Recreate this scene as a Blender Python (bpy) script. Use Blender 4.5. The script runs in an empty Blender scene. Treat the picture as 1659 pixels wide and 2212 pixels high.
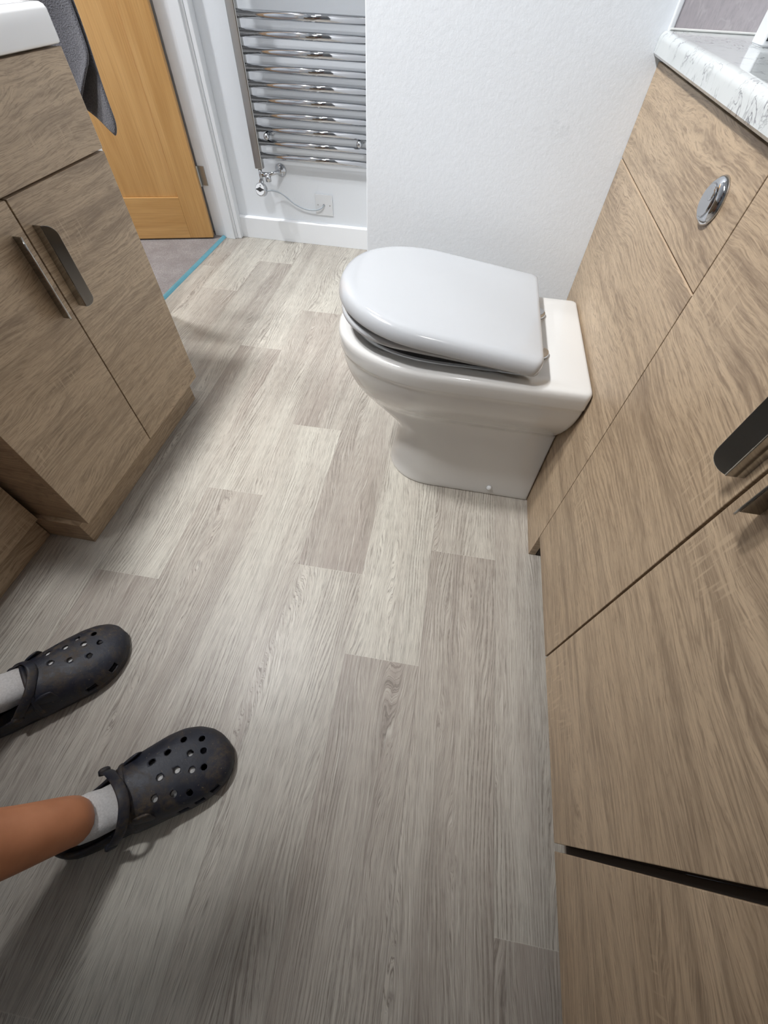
import bpy, bmesh, math, random
from mathutils import Vector, Matrix
random.seed(7)
S = bpy.context.scene
C = S.collection
R = math.radians

# ------------------------------------------------------------------ camera
cam_d = bpy.data.cameras.new('camera')
cam = bpy.data.objects.new('camera', cam_d)
C.objects.link(cam)
cam_d.sensor_fit = 'HORIZONTAL'
cam_d.sensor_width = 36.0
cam_d.lens = 881.2 / 1659 * 36.0
cam_d.clip_start = 0.01
rx = Vector((0.98330017, 0.18014747, 0.02583923))
rd = Vector((0.16144826, -0.79794059, -0.58071101))
rf = Vector((-0.08399544, 0.57518493, -0.81369961))
M4 = Matrix(((rx.x, -rd.x, -rf.x, 0), (rx.y, -rd.y, -rf.y, 0), (rx.z, -rd.z, -rf.z, 0.94), (0, 0, 0, 1)))
cam.matrix_world = M4
S.camera = cam

# ------------------------------------------------------------------ world, lights, exposure
S.view_settings.view_transform = 'Standard'
S.view_settings.look = 'None'
S.view_settings.gamma = 1.0
S.view_settings.use_curve_mapping = False
S.view_settings.exposure = 0.0
W = bpy.data.worlds.new('world'); S.world = W; W.use_nodes = True
W.node_tree.nodes['Background'].inputs[0].default_value = (0.75, 0.85, 1.0, 1)
W.node_tree.nodes['Background'].inputs[1].default_value = 0.05

LIGHTS = [  # x, y, radius, watts, cone degrees (0 = bare disc), colour, aim point
    (-0.95, 0.30, 0.11, 205.0, 80, (0.985, 0.99, 1.0), (-.1, 1.2, .9)),
    (-0.95, 0.65, 0.11, 225.0, 80, (0.985, 0.99, 1.0), (-.1, 1.0, .3)),
    (0.16, -0.95, 0.06, 34.0, 44, (1.0, 0.985, 0.96), (.05, .75, .1)),  # added fill spot that brightens the near side of the toilet
    (-0.72, 1.72, 0.11, 4.5, 0, (0.985, 0.99, 1.0), None),  # added fill disc that lifts the back wall and far floor
    (-1.75, 1.70, 0.06, 34.0, 0, (0.97, 0.98, 1.0), None),
]

# ------------------------------------------------------------------ helpers
def tag(o, label=None, cat=None, group=None, kind=None):
    if label: o['label'] = label
    if cat: o['category'] = cat
    if group: o['group'] = group
    if kind: o['kind'] = kind
    return o

def empty(name, loc, label, cat, group=None, rz=0.0):
    o = bpy.data.objects.new(name, None)
    o.empty_display_size = 0.05
    o.location = loc; o.rotation_euler = (0, 0, rz)
    C.objects.link(o)
    return tag(o, label, cat, group)

def root_off(parent):
    v = Vector((0, 0, 0)); p = parent
    while p is not None:
        v += Vector(p.location); p = p.parent
    return v

class MB:
    """collects geometry in world (or local) coordinates"""
    def __init__(s): s.bm = bmesh.new()
    def box(s, x0, x1, y0, y1, z0, z1):
        vs = [s.bm.verts.new((x, y, z)) for x in (x0, x1) for y in (y0, y1) for z in (z0, z1)]
        for f in ((0,1,3,2),(4,6,7,5),(0,4,5,1),(2,3,7,6),(0,2,6,4),(1,5,7,3)):
            s.bm.faces.new([vs[i] for i in f])
        return s
    def loft(s, loops, cap0=True, cap1=True, closed=True):
        rows = [[s.bm.verts.new(p) for p in lp] for lp in loops]
        n = len(rows[0]); m = n if closed else n - 1
        for a, b in zip(rows, rows[1:]):
            for i in range(m):
                s.bm.faces.new((a[i], a[(i+1) % n], b[(i+1) % n], b[i]))
        if closed and cap0: s.bm.faces.new(rows[0][::-1])
        if closed and cap1: s.bm.faces.new(rows[-1])
        return s
    def tube(s, pts, r, n=16, caps=True):
        pts = [Vector(p) for p in pts]; loops = []
        up = None
        for i, p in enumerate(pts):
            a = pts[max(i-1, 0)]; b = pts[min(i+1, len(pts)-1)]
            d = (b - a).normalized()
            if up is None:
                up = d.orthogonal().normalized()
            up = (up - d * up.dot(d)).normalized()
            w = d.cross(up)
            rr = r[i] if isinstance(r, (list, tuple)) else r
            loops.append([p + (up*math.cos(t) + w*math.sin(t)) * rr for t in [2*math.pi*k/n for k in range(n)]])
        return s.loft(loops, caps, caps)
    def lathe(s, c, axis, prof, n=40):
        """prof: list of (distance along axis, radius)"""
        c = Vector(c); a = Vector(axis).normalized(); u = a.orthogonal().normalized(); w = a.cross(u)
        loops = [[c + a*h + (u*math.cos(t) + w*math.sin(t))*max(r, 1e-4) for t in [2*math.pi*k/n for k in range(n)]] for h, r in prof]
        return s.loft(loops)
    def poly(s, pts, vec):
        vec = Vector(vec); pts = [Vector(p) for p in pts]
        return s.loft([pts, [p + vec for p in pts]])
    def build(s, name, mat, parent=None, smooth=False, bevel=0, seg=2, sub=0, local=False):
        bmesh.ops.recalc_face_normals(s.bm, faces=s.bm.faces)
        if parent is not None and not local:
            bmesh.ops.translate(s.bm, verts=s.bm.verts, vec=-root_off(parent))
        me = bpy.data.meshes.new(name)
        s.bm.to_mesh(me); s.bm.free()
        o = bpy.data.objects.new(name, me)
        C.objects.link(o)
        if parent is not None: o.parent = parent
        if mat: me.materials.append(mat)
        if smooth: me.polygons.foreach_set('use_smooth', [True]*len(me.polygons))
        if bevel:
            b = o.modifiers.new('bevel', 'BEVEL'); b.width = bevel; b.segments = seg; b.limit_method = 'ANGLE'
        if sub:
            b = o.modifiers.new('sub', 'SUBSURF'); b.levels = sub; b.render_levels = sub
        return o

def recenter(o, p):
    """move a top-level mesh's origin to world point p without moving its shape"""
    p = Vector(p)
    o.data.transform(Matrix.Translation(-p)); o.location = p
    return o

def bez(pts, n=10):
    """catmull-rom through points"""
    pts = [Vector(p) for p in pts]; out = []
    for i in range(len(pts)-1):
        p0 = pts[max(i-1,0)]; p1 = pts[i]; p2 = pts[i+1]; p3 = pts[min(i+2, len(pts)-1)]
        for k in range(n):
            t = k/n
            out.append(0.5*((2*p1) + (p2-p0)*t + (2*p0-5*p1+4*p2-p3)*t*t + (3*p1-p0-3*p2+p3)*t**3))
    out.append(pts[-1]); return out

# ------------------------------------------------------------------ materials
def mat(name, col=(0.8,0.8,0.8), rough=0.5, metal=0.0, spec=0.5, coat=0.0):
    m = bpy.data.materials.new(name); m.use_nodes = True
    b = m.node_tree.nodes['Principled BSDF']
    b.inputs['Base Color'].default_value = (*col, 1)
    b.inputs['Roughness'].default_value = rough
    b.inputs['Metallic'].default_value = metal
    b.inputs['Specular IOR Level'].default_value = spec
    b.inputs['Coat Weight'].default_value = coat
    return m

class N:
    def __init__(s, m):
        s.t = m.node_tree; s.b = s.t.nodes['Principled BSDF']
    def n(s, typ, **kw):
        o = s.t.nodes.new(typ)
        for k, v in kw.items(): setattr(o, k, v)
        return o
    def l(s, a, b): s.t.links.new(a, b)
    def inp(s, sock, v):
        if hasattr(v, 'is_output') or isinstance(v, bpy.types.NodeSocket): s.l(v, sock)
        else: sock.default_value = v
    def math(s, op, a, b=0.0, c=None):
        o = s.n('ShaderNodeMath', operation=op)
        s.inp(o.inputs[0], a); s.inp(o.inputs[1], b)
        if c is not None: s.inp(o.inputs[2], c)
        return o.outputs[0]
    def noise(s, vec, scale, detail=2, rough=0.5, dist=0.0):
        o = s.n('ShaderNodeTexNoise')
        s.l(vec, o.inputs['Vector']); o.inputs['Scale'].default_value = scale
        o.inputs['Detail'].default_value = detail; o.inputs['Roughness'].default_value = rough
        o.inputs['Distortion'].default_value = dist
        return o.outputs[0]
    def scale(s, vec, sc):
        o = s.n('ShaderNodeVectorMath', operation='MULTIPLY'); s.l(vec, o.inputs[0]); o.inputs[1].default_value = sc
        return o.outputs[0]
    def add(s, a, b):
        o = s.n('ShaderNodeVectorMath', operation='ADD'); s.l(a, o.inputs[0]); s.inp(o.inputs[1], b); return o.outputs[0]
    def ramp(s, v, stops):
        o = s.n('ShaderNodeValToRGB'); s.l(v, o.inputs[0])
        e = o.color_ramp.elements
        while len(e) < len(stops): e.new(0.5)
        for i, (p, c) in enumerate(stops):
            e[i].position = p; e[i].color = (*c, 1) if len(c) == 3 else c
        return o.outputs[0]
    def fr(s, v, a, b, c=0.0, d=1.0, smooth=False):
        o = s.n('ShaderNodeMapRange')
        if smooth: o.interpolation_type = 'SMOOTHSTEP'
        s.l(v, o.inputs[0])
        for i, q in enumerate((a, b, c, d)): o.inputs[i+1].default_value = q
        return o.outputs[0]
    def mix(s, f, a, b, mode='MIX'):
        o = s.n('ShaderNodeMix', data_type='RGBA', blend_type=mode)
        s.inp(o.inputs[0], f)
        s.inp(o.inputs[6], a if hasattr(a, 'is_output') else (*a, 1))
        s.inp(o.inputs[7], b if hasattr(b, 'is_output') else (*b, 1))
        return o.outputs[2]
    def bump(s, h, strength=0.2, dist=0.001):
        o = s.n('ShaderNodeBump'); s.l(h, o.inputs['Height'])
        o.inputs['Strength'].default_value = strength; o.inputs['Distance'].default_value = dist
        s.l(o.outputs[0], s.b.inputs['Normal'])

def contour(k, vec, sc, freq, width, dist=0.4):
    """thin dark contour lines of a stretched noise: cathedral grain"""
    v = k.scale(vec, sc)
    n = k.noise(v, 1.0, 1.5, 0.45, dist)
    s = k.math('SINE', k.math('MULTIPLY', n, freq))
    return k.fr(s, 1-width, 1.0, 0, 1, True), n

def field(k, v, ia, il, sc, amp):
    """growth field: the across-grain coordinate bent by a stretched noise, so lines close into long arches"""
    sp_ = k.n('ShaderNodeSeparateXYZ'); k.l(v, sp_.inputs[0])
    n = k.noise(k.scale(v, sc), 1.0, 2, 0.45, 0.2)
    j = k.noise(k.scale(v, tuple(q*9 for q in sc)), 1.0, 2, 0.5)
    F = k.math('ADD', sp_.outputs[ia], k.math('MULTIPLY', n, amp))
    F = k.math('ADD', F, k.math('MULTIPLY', j, amp*0.05))
    return F, sp_.outputs[il]

def wood_mat(name, base, light, dark, rough=0.42):
    """matt textured oak laminate, grain along Y"""
    m = mat(name, base, rough); k = N(m)
    tc = k.n('ShaderNodeTexCoord').outputs['Object']
    oi = k.n('ShaderNodeObjectInfo').outputs['Random']
    cx = k.n('ShaderNodeCombineXYZ')
    k.l(k.math('MULTIPLY', oi, 37.0), cx.inputs[0]); k.l(k.math('MULTIPLY', oi, 91.0), cx.inputs[1]); k.l(k.math('MULTIPLY', oi, 53.0), cx.inputs[2])
    v = k.add(tc, cx.outputs[0])
    big = k.noise(k.scale(v, (2.0, 1.2, 9.0)), 1.0, 2, 0.5, 0.5)
    band = k.noise(k.scale(v, (20, 2.6, 42.0)), 1.0, 3, 0.6, 0.3)
    F, vy = field(k, v, 2, 1, (2.2, 1.9, 7.0), 0.12)
    grow = k.math('SINE', k.math('MULTIPLY', F, 700.0))
    gm = k.fr(k.noise(k.scale(v, (3, 3.0, 10)), 1.0, 2), 0.46, 0.62, 0, 1, True)
    fv = k.n('ShaderNodeCombineXYZ'); k.l(k.math('MULTIPLY', F, 620.0), fv.inputs[0]); k.l(k.math('MULTIPLY', vy, 26.0), fv.inputs[1])
    fib = k.noise(fv.outputs[0], 1.0, 3, 0.65, 0.4)
    fv2 = k.n('ShaderNodeCombineXYZ'); k.l(k.math('MULTIPLY', F, 160.0), fv2.inputs[0]); k.l(k.math('MULTIPLY', vy, 7.0), fv2.inputs[1])
    med = k.noise(fv2.outputs[0], 1.0, 3, 0.6, 0.3)
    warp = k.noise(k.scale(v, (60, 40, 190)), 1.0, 3, 0.7, 1.6)
    c = k.mix(k.fr(big, 0.3, 0.7), base, light)
    c = k.mix(k.fr(band, 0.45, 0.70, 0, 0.58), c, dark)
    c = k.mix(k.fr(med, 0.48, 0.72, 0, 0.50), c, dark)
    c = k.mix(k.math('MULTIPLY', k.fr(grow, 0.0, 1.0, 0, 1, True), k.math('MULTIPLY', gm, 0.38)), c, dark)
    c = k.mix(k.fr(fib, 0.50, 0.66, 0, 0.62), c, dark)
    c = k.mix(k.fr(warp, 0.54, 0.72, 0, 0.38), c, dark)
    c = k.mix(k.fr(fib, 0.34, 0.46, 0.45, 0.0), c, light)
    # faint pale cross flecks (saw marks) in patches
    fl = k.noise(k.scale(v, (30, 170, 22)), 1.0, 1, 0.5, 0.2)
    fm = k.fr(k.noise(k.scale(v, (3, 4, 11)), 1.0, 1), 0.60, 0.66, 0, 1, True)
    c = k.mix(k.math('MULTIPLY', k.fr(fl, 0.56, 0.66), k.math('MULTIPLY', fm, 0.55)), c, light)
    k.l(c, k.b.inputs['Base Color'])
    k.bump(k.math('ADD', fib, k.math('MULTIPLY', warp, 0.8)), 0.25, 0.0006)
    return m

M = {}
M['oak_lam'] = wood_mat('oak_laminate', (0.465, 0.345, 0.226), (0.56, 0.428, 0.29), (0.185, 0.126, 0.080))
M['oak_edge'] = mat('oak_edging', (0.62, 0.47, 0.33), 0.45)
k = N(M['oak_edge']); k.l(k.mix(k.noise(k.scale(k.n('ShaderNodeTexCoord').outputs['Object'], (30, 4, 30)), 3, 2), (0.56,0.42,0.29), (0.68,0.53,0.38)), k.b.inputs['Base Color'])

def noise_mat(name, a, b, scale, rough, bump=0.0, bscale=None, metal=0.0, detail=3, coat=0.0, bdist=0.001):
    m = mat(name, a, rough, metal, coat=coat); k = N(m)
    v = k.n('ShaderNodeTexCoord').outputs['Object']
    k.l(k.mix(k.noise(v, scale, detail), a, b), k.b.inputs['Base Color'])
    if bump: k.bump(k.noise(v, bscale or scale, 3, 0.6), bump, bdist)
    return m

M['paint'] = noise_mat('wall_paint', (0.79, 0.825, 0.865), (0.81, 0.845, 0.88), 3, 0.55, 0.35, 110, bdist=0.0014)
k = N(M['paint'])   # a small scuff on the wall beside the unit
v = k.n('ShaderNodeTexCoord').outputs['Object']
mp = k.add(v, (-0.155, -1.203, -0.725)); mp = k.scale(mp, (12, 1, 22))
le = k.n('ShaderNodeVectorMath', operation='LENGTH'); k.l(mp, le.inputs[0])
sc = k.math('MULTIPLY', k.fr(le.outputs['Value'], 0.15, 1.0, 1, 0, True), k.fr(k.noise(v, 70, 4, 0.7), 0.5, 0.75, 0, 0.22))
old = k.b.inputs['Base Color'].links[0].from_socket
k.l(k.mix(sc, old, (0.32, 0.34, 0.36)), k.b.inputs['Base Color'])
M['ceiling'] = noise_mat('ceiling_paint', (0.8, 0.82, 0.84), (0.82, 0.84, 0.86), 4, 0.6, 0.1, 80)
M['gloss_white'] = noise_mat('white_gloss_paint', (0.80, 0.82, 0.84), (0.83, 0.85, 0.87), 5, 0.28, 0.06, 40)
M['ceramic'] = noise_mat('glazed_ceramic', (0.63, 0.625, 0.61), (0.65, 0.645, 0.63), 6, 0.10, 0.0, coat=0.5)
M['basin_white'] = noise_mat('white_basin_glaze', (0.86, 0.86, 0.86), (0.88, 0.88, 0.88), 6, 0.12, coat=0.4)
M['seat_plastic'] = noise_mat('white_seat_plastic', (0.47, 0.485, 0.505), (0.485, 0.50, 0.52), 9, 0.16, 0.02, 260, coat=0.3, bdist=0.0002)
M['plastic'] = noise_mat('white_plastic', (0.74, 0.76, 0.78), (0.76, 0.78, 0.8), 6, 0.3)
M['chrome'] = noise_mat('chrome', (0.50, 0.51, 0.53), (0.56, 0.57, 0.59), 14, 0.07, metal=1.0)
M['chrome_dark'] = noise_mat('handle_metal_and_dark_reflection', (0.40, 0.39, 0.375), (0.45, 0.44, 0.42), 14, 0.13, metal=1.0)
M['silver'] = noise_mat('satin_steel', (0.42, 0.42, 0.41), (0.52, 0.52, 0.5), 60, 0.35, metal=1.0)
M['shadow_gap'] = noise_mat('dark_carcass_edge', (0.035, 0.026, 0.02), (0.05, 0.037, 0.028), 20, 0.8)
M['black'] = noise_mat('black_rubber', (0.015, 0.015, 0.017), (0.03, 0.03, 0.032), 30, 0.55)
M['silicone'] = noise_mat('sealant', (0.7, 0.7, 0.68), (0.78, 0.78, 0.76), 30, 0.35)
M['strip'] = noise_mat('blue_filmed_strip', (0.12, 0.36, 0.46), (0.20, 0.50, 0.60), 18, 0.3, 0.1, 60, metal=0.35)
M['cable'] = noise_mat('grey_cable', (0.36, 0.40, 0.44), (0.42, 0.46, 0.5), 30, 0.3)
M['label_black'] = noise_mat('label_black', (0.02, 0.02, 0.025), (0.03, 0.03, 0.035), 10, 0.4)

# carpet
m = mat('carpet', (0.3, 0.27, 0.25), 0.95); k = N(m); M['carpet'] = m
v = k.n('ShaderNodeTexCoord').outputs['Object']
c = k.mix(k.fr(k.noise(v, 9, 4, 0.6), 0.35, 0.65), (0.43, 0.385, 0.37), (0.62, 0.575, 0.56))
c = k.mix(k.fr(k.noise(v, 420, 2, 0.7), 0.3, 0.75), (0.22, 0.195, 0.19), c)
k.l(c, k.b.inputs['Base Color']); k.bump(k.noise(v, 500, 2, 0.7), 0.9, 0.004)

# oak door, grain along Z (stiles) or X (rails)
def oak_mat(name, stretch):
    m = mat(name, (0.4, 0.22, 0.08), 0.35); k = N(m)
    v = k.n('ShaderNodeTexCoord').outputs['Object']
    c = k.mix(k.fr(k.noise(k.scale(v, stretch), 3.0, 3, 0.55, 0.4), 0.3, 0.7), (0.56, 0.300, 0.095), (0.70, 0.41, 0.155))
    f = k.noise(k.scale(v, tuple(s*1.0 if s < 1.5 else s*9 for s in stretch)), 7.0, 3, 0.7)
    c = k.mix(k.fr(f, 0.45, 0.75, 0, 0.5), c, (0.38, 0.18, 0.05))
    k.l(c, k.b.inputs['Base Color']); k.bump(f, 0.1, 0.0005)
    return m
M['oak_v'] = oak_mat('oak_vertical', (6, 6, 0.6))
M['oak_h'] = oak_mat('oak_horizontal', (0.6, 6, 6))

# marble worktop
m = mat('marble_laminate', (0.7,0.72,0.72), 0.16, coat=0.15); k = N(m); M['marble'] = m
v = k.n('ShaderNodeTexCoord').outputs['Object']
w = k.noise(v, 6, 3, 0.6)
vv = k.add(k.scale(v, (1.0, 1.6, 1.0)), (3, 7, 1))
cb = k.n('ShaderNodeVectorMath', operation='MULTIPLY_ADD'); k.l(k.n('ShaderNodeCombineXYZ').outputs[0], cb.inputs[0])
n1 = k.noise(k.scale(vv, (1.6, .8, 1.2)), 15, 4, 0.6, 1.6)
vein = k.fr(k.math('ABSOLUTE', k.math('SUBTRACT', n1, 0.5)), 0.0, 0.022, 1, 0)
n2 = k.noise(vv, 34, 4, 0.65, 1.0)
vein2 = k.fr(k.math('ABSOLUTE', k.math('SUBTRACT', n2, 0.5)), 0.0, 0.03, 0.6, 0)
msk = k.fr(k.noise(v, 17, 2, 0.5), 0.45, 0.6)
c = k.mix(k.fr(w, 0.3, 0.7), (0.58, 0.61, 0.61), (0.66, 0.69, 0.69))
c = k.mix(k.math('MULTIPLY', vein, msk), c, (0.16, 0.16, 0.18))
c = k.mix(k.math('MULTIPLY', vein2, k.math('MULTIPLY', msk, 0.6)), c, (0.35, 0.35, 0.38))
k.l(c, k.b.inputs['Base Color'])

# grey stone tile
m = mat('stone_tile', (0.4,0.38,0.4), 0.3); k = N(m); M['tile'] = m
v = k.n('ShaderNodeTexCoord').outputs['Object']
c = k.mix(k.fr(k.noise(v, 5, 4, 0.6), 0.35, 0.65), (0.40, 0.365, 0.39), (0.50, 0.46, 0.48))
c = k.mix(k.fr(k.noise(k.scale(v, (3, 3, 1)), 90, 3, 0.7), 0.45, 0.7, 0, 0.5), c, (0.34, 0.32, 0.34))
st = k.noise(k.scale(v, (1.0, 1, 0.35)), 16, 3, 0.6, 1.2)
c = k.mix(k.fr(k.math('ABSOLUTE', k.math('SUBTRACT', st, 0.5)), 0, 0.012, 0.4, 0), c, (0.60, 0.57, 0.58))
k.l(c, k.b.inputs['Base Color'])

# towel
m = mat('towel_cloth', (0.09, 0.09, 0.105), 0.95); k = N(m); M['towel'] = m
v = k.n('ShaderNodeTexCoord').outputs['Object']
k.l(k.mix(k.fr(k.noise(v, 450, 2, 0.7), 0.3, 0.7), (0.055, 0.055, 0.068), (0.13, 0.13, 0.15)), k.b.inputs['Base Color'])
k.b.inputs['Sheen Weight'].default_value = 0.4
k.bump(k.noise(v, 450, 2, 0.7), 0.8, 0.003)

# skin / sock / shoe
m = mat('skin', (0.45, 0.2, 0.11), 0.5); k = N(m); M['skin'] = m
v = k.n('ShaderNodeTexCoord').outputs['Object']
k.l(k.mix(k.fr(k.noise(v, 14, 3, 0.6), 0.3, 0.7), (0.50, 0.200, 0.095), (0.62, 0.265, 0.135)), k.b.inputs['Base Color'])
k.b.inputs['Subsurface Weight'].default_value = 0.08; k.b.inputs['Subsurface Radius'].default_value = (0.01, 0.004, 0.002)
k.bump(k.noise(v, 260, 2), 0.15, 0.0006)
m = mat('sock_knit', (0.6, 0.58, 0.55), 0.9); k = N(m); M['sock'] = m
v = k.n('ShaderNodeTexCoord').outputs['Object']
k.l(k.mix(k.noise(v, 300, 2), (0.46, 0.45, 0.44), (0.72, 0.71, 0.70)), k.b.inputs['Base Color']); k.bump(k.noise(v, 500, 1), 0.5, 0.001)
m = mat('muddy_navy_rubber', (0.012, 0.014, 0.024), 0.5); k = N(m); M['clog'] = m
v = k.n('ShaderNodeTexCoord').outputs['Object']
base = k.mix(k.fr(k.noise(v, 40, 3, 0.6), 0.3, 0.7), (0.007, 0.009, 0.018), (0.015, 0.018, 0.030))
mud = k.math('MULTIPLY', k.fr(k.noise(v, 16, 4, 0.7, 0.5), 0.46, 0.64, 0, 1), k.fr(k.noise(v, 120, 4, 0.75), 0.35, 0.7))
c = k.mix(k.math('MULTIPLY', mud, 0.75), base, (0.12, 0.085, 0.046))
sp = k.fr(k.noise(v, 150, 3, 0.6), 0.67, 0.74)
c = k.mix(k.math('MULTIPLY', sp, 0.6), c, (0.28, 0.21, 0.12))
k.l(c, k.b.inputs['Base Color']); k.bump(k.noise(v, 200, 3, 0.7), 0.4, 0.001)
k.l(k.fr(mud, 0, 1, 0.5, 0.9), k.b.inputs['Roughness'])
M['clog_edge'] = M['clog']
M['cloth'] = noise_mat('dark_shorts_cloth', (0.03, 0.035, 0.05), (0.045, 0.05, 0.07), 60, 0.9, 0.3, 300)
M['shirt'] = noise_mat('grey_shirt_cloth', (0.10, 0.105, 0.115), (0.13, 0.135, 0.145), 60, 0.9, 0.3, 300)
M['hair'] = noise_mat('brown_hair', (0.03, 0.018, 0.01), (0.06, 0.035, 0.02), 120, 0.6, 0.6, 300)

# floor vinyl: uses plank UVs (metres) and a tone attribute
m = mat('wood_effect_vinyl', (0.4, 0.37, 0.33), 0.38); k = N(m); M['vinyl'] = m
uv = k.n('ShaderNodeUVMap', uv_map='plank').outputs[0]
at = k.n('ShaderNodeAttribute', attribute_name='tone').outputs['Color']
sp3 = k.n('ShaderNodeSeparateColor'); k.l(at, sp3.inputs[0])
tone, warm = sp3.outputs[0], sp3.outputs[1]
LT, MD, DK = (0.585, 0.56, 0.49), (0.475, 0.432, 0.375), (0.155, 0.130, 0.110)
PK = (0.352, 0.308, 0.268)
broad = k.noise(k.scale(uv, (16, 0.9, 1)), 1.0, 2, 0.5, 0.4)
f0 = k.math('ADD', k.math('MULTIPLY', tone, 1.0), k.fr(broad, 0.3, 0.7, -0.30, 0.30))
c = k.mix(k.fr(f0, 0.0, 1.0, 0.0, 1.0), LT, PK)
c = k.mix(k.math('MULTIPLY', warm, k.fr(k.noise(k.scale(uv, (22, 1.5, 1)), 1.0, 1), 0.35, 0.6, 0, 0.5)), c, MD)
strk = k.noise(k.scale(uv, (60, 1.6, 1)), 1.0, 3, 0.6, 0.6)
c = k.mix(k.fr(strk, 0.5, 0.78, 0, 0.34), c, DK)
F, vl = field(k, uv, 0, 1, (8.0, 1.25, 1.0), 0.13)
grow = k.math('SINE', k.math('MULTIPLY', F, 800.0))
msk = k.fr(k.noise(k.scale(uv, (11, 2.2, 1)), 1.0, 1, 0.5), 0.47, 0.62, 0, 1, True)
jag = k.fr(k.noise(k.scale(uv, (220, 90, 1)), 1.0, 2), 0.3, 0.6, 0.4, 1)
c = k.mix(k.math('MULTIPLY', k.math('MULTIPLY', k.fr(grow, 0.1, 1.0, 0, 1, True), msk), k.math('MULTIPLY', jag, 0.62)), c, DK)
fv = k.n('ShaderNodeCombineXYZ'); k.l(k.math('MULTIPLY', F, 2000.0), fv.inputs[0]); k.l(k.math('MULTIPLY', vl, 22.0), fv.inputs[1])
fib = k.noise(fv.outputs[0], 1.0, 3, 0.65, 0.3)
c = k.mix(k.fr(fib, 0.50, 0.62, 0, 0.72), c, DK)
fv = k.n('ShaderNodeCombineXYZ'); k.l(k.math('MULTIPLY', F, 480.0), fv.inputs[0]); k.l(k.math('MULTIPLY', vl, 8.0), fv.inputs[1])
fib2 = k.noise(fv.outputs[0], 1.0, 2, 0.6, 0.4)
c = k.mix(k.fr(fib2, 0.52, 0.72, 0, 0.48), c, DK)
c = k.mix(k.fr(fib2, 0.26, 0.42, 0.5, 0.0), c, (0.66, 0.64, 0.575))
# joint line
sx = k.n('ShaderNodeUVMap', uv_map='edge').outputs[0]
se = k.n('ShaderNodeSeparateXYZ'); k.l(sx, se.inputs[0])
wj = k.math('MINIMUM', se.outputs[0], k.math('SUBTRACT', 0.1683, se.outputs[0]))
c = k.mix(k.fr(wj, 0.0, 0.0012, 0.45, 0.0), c, (0.12, 0.10, 0.085))
lj = k.math('MINIMUM', se.outputs[1], k.math('SUBTRACT', 1.0, se.outputs[1]))
c = k.mix(k.fr(lj, 0.0, 0.0012, 0.30, 0.0), c, (0.62, 0.60, 0.53))
k.l(c, k.b.inputs['Base Color'])
k.bump(fib, 0.12, 0.0005)
k.l(k.fr(fib, 0.3, 0.7, 0.36, 0.5), k.b.inputs['Roughness'])

# ------------------------------------------------------------------ setting constants (metres)
XR, YBOX, XBOX, YB = 0.305, 1.203, -0.255, 2.312
XW, XRW, YF, ZC = -1.18, 0.62, -1.45, 2.40
DY0, DY1, DTOP = 1.49, 2.265, 2.0

# floor of printed planks, laid 1.1 degrees off the units
th = 0.0192
PX = {-2: 0.565, -1: 0.397, 0: 0.2292, 1: 0.0609, 2: -0.1078, 3: -0.2753, 4: -0.4405, 5: -0.605, 6: -0.769, 7: -0.938, 8: -1.105, 9: -1.272, 10: -1.44}
JO = {-2: 0.36, -1: -0.143, 0: 0.565, 1: 0.2625, 2: 0.463, 3: 0.9646, 4: 0.663, 5: 0.363, 6: 0.067, 7: 0.761, 8: 0.964, 9: 0.3}
# tones by (row, joint y): (tone just above the joint, tone just below it); 0 pale, 1 dark
TN = {(-1, -0.143): (.45, 1.0), (0, .565): (.35, .75), (1, .2625): (.0, .95), (2, .463): (.85, .25), (3, .9646): (.7, .05),
      (3, -.0354): (.8, .1), (4, .663): (.05, .8), (4, 1.663): (.1, .75), (5, .363): (.05, .85), (5, 1.363): (.05, .7),
      (6, 1.067): (.3, .6), (6, 2.067): (.1, .7), (7, 1.761): (.0, .55), (8, 1.964): (.9, .35), (7, .761): (.3, .6)}
def tn(r, y, side):
    for (a, b), t in TN.items():
        if a == r and abs(b - y) < 0.02: return t[side]
    random.seed(int(r*131 + round(y*10)*17 + side*7)); return random.uniform(0.2, 0.7)
bm = bmesh.new()
uvp = bm.loops.layers.uv.new('plank'); uve = bm.loops.layers.uv.new('edge'); cl = bm.loops.layers.float_color.new('tone')
for r in range(-2, 10):
    pr, pl = PX[r], PX[r+1]
    j = JO[r] - 3.0
    while j < 2.6:
        t0, t1 = tn(r, j, 0), tn(r, j+1, 1)
        random.seed(r*1000 + int(round(j*100)))
        du, dv, wm = random.uniform(0, 60), random.uniform(0, 60), random.random()
        co = [(pl, j), (pr, j), (pr, j+1), (pl, j+1)]
        vs = [bm.verts.new((math.cos(th)*p - math.sin(th)*q, math.sin(th)*p + math.cos(th)*q, 0)) for p, q in co]
        f = bm.faces.new(vs)
        for lp, (p, q), t in zip(f.loops, co, (t0, t0, t1, t1)):
            lp[uvp].uv = (p - pl + du, q - j + dv); lp[uve].uv = (p - pl, q - j); lp[cl] = (t, wm, 0, 1)
        j += 1.0
for pc, pn in (((-1.262,0,0),(-1,0,0)), ((XRW,0,0),(1,0,0)), ((0,YF,0),(0,-1,0)), ((0,YB,0),(0,1,0))):
    bmesh.ops.bisect_plane(bm, geom=bm.verts[:]+bm.edges[:]+bm.faces[:], plane_co=pc, plane_no=pn, clear_outer=True)
me = bpy.data.meshes.new('floor'); bm.to_mesh(me); bm.free(); me.materials.append(M['vinyl'])
floor = bpy.data.objects.new('floor', me); C.objects.link(floor); tag(floor, 'pale grey-brown wood-effect plank vinyl floor', kind='structure')

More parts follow.
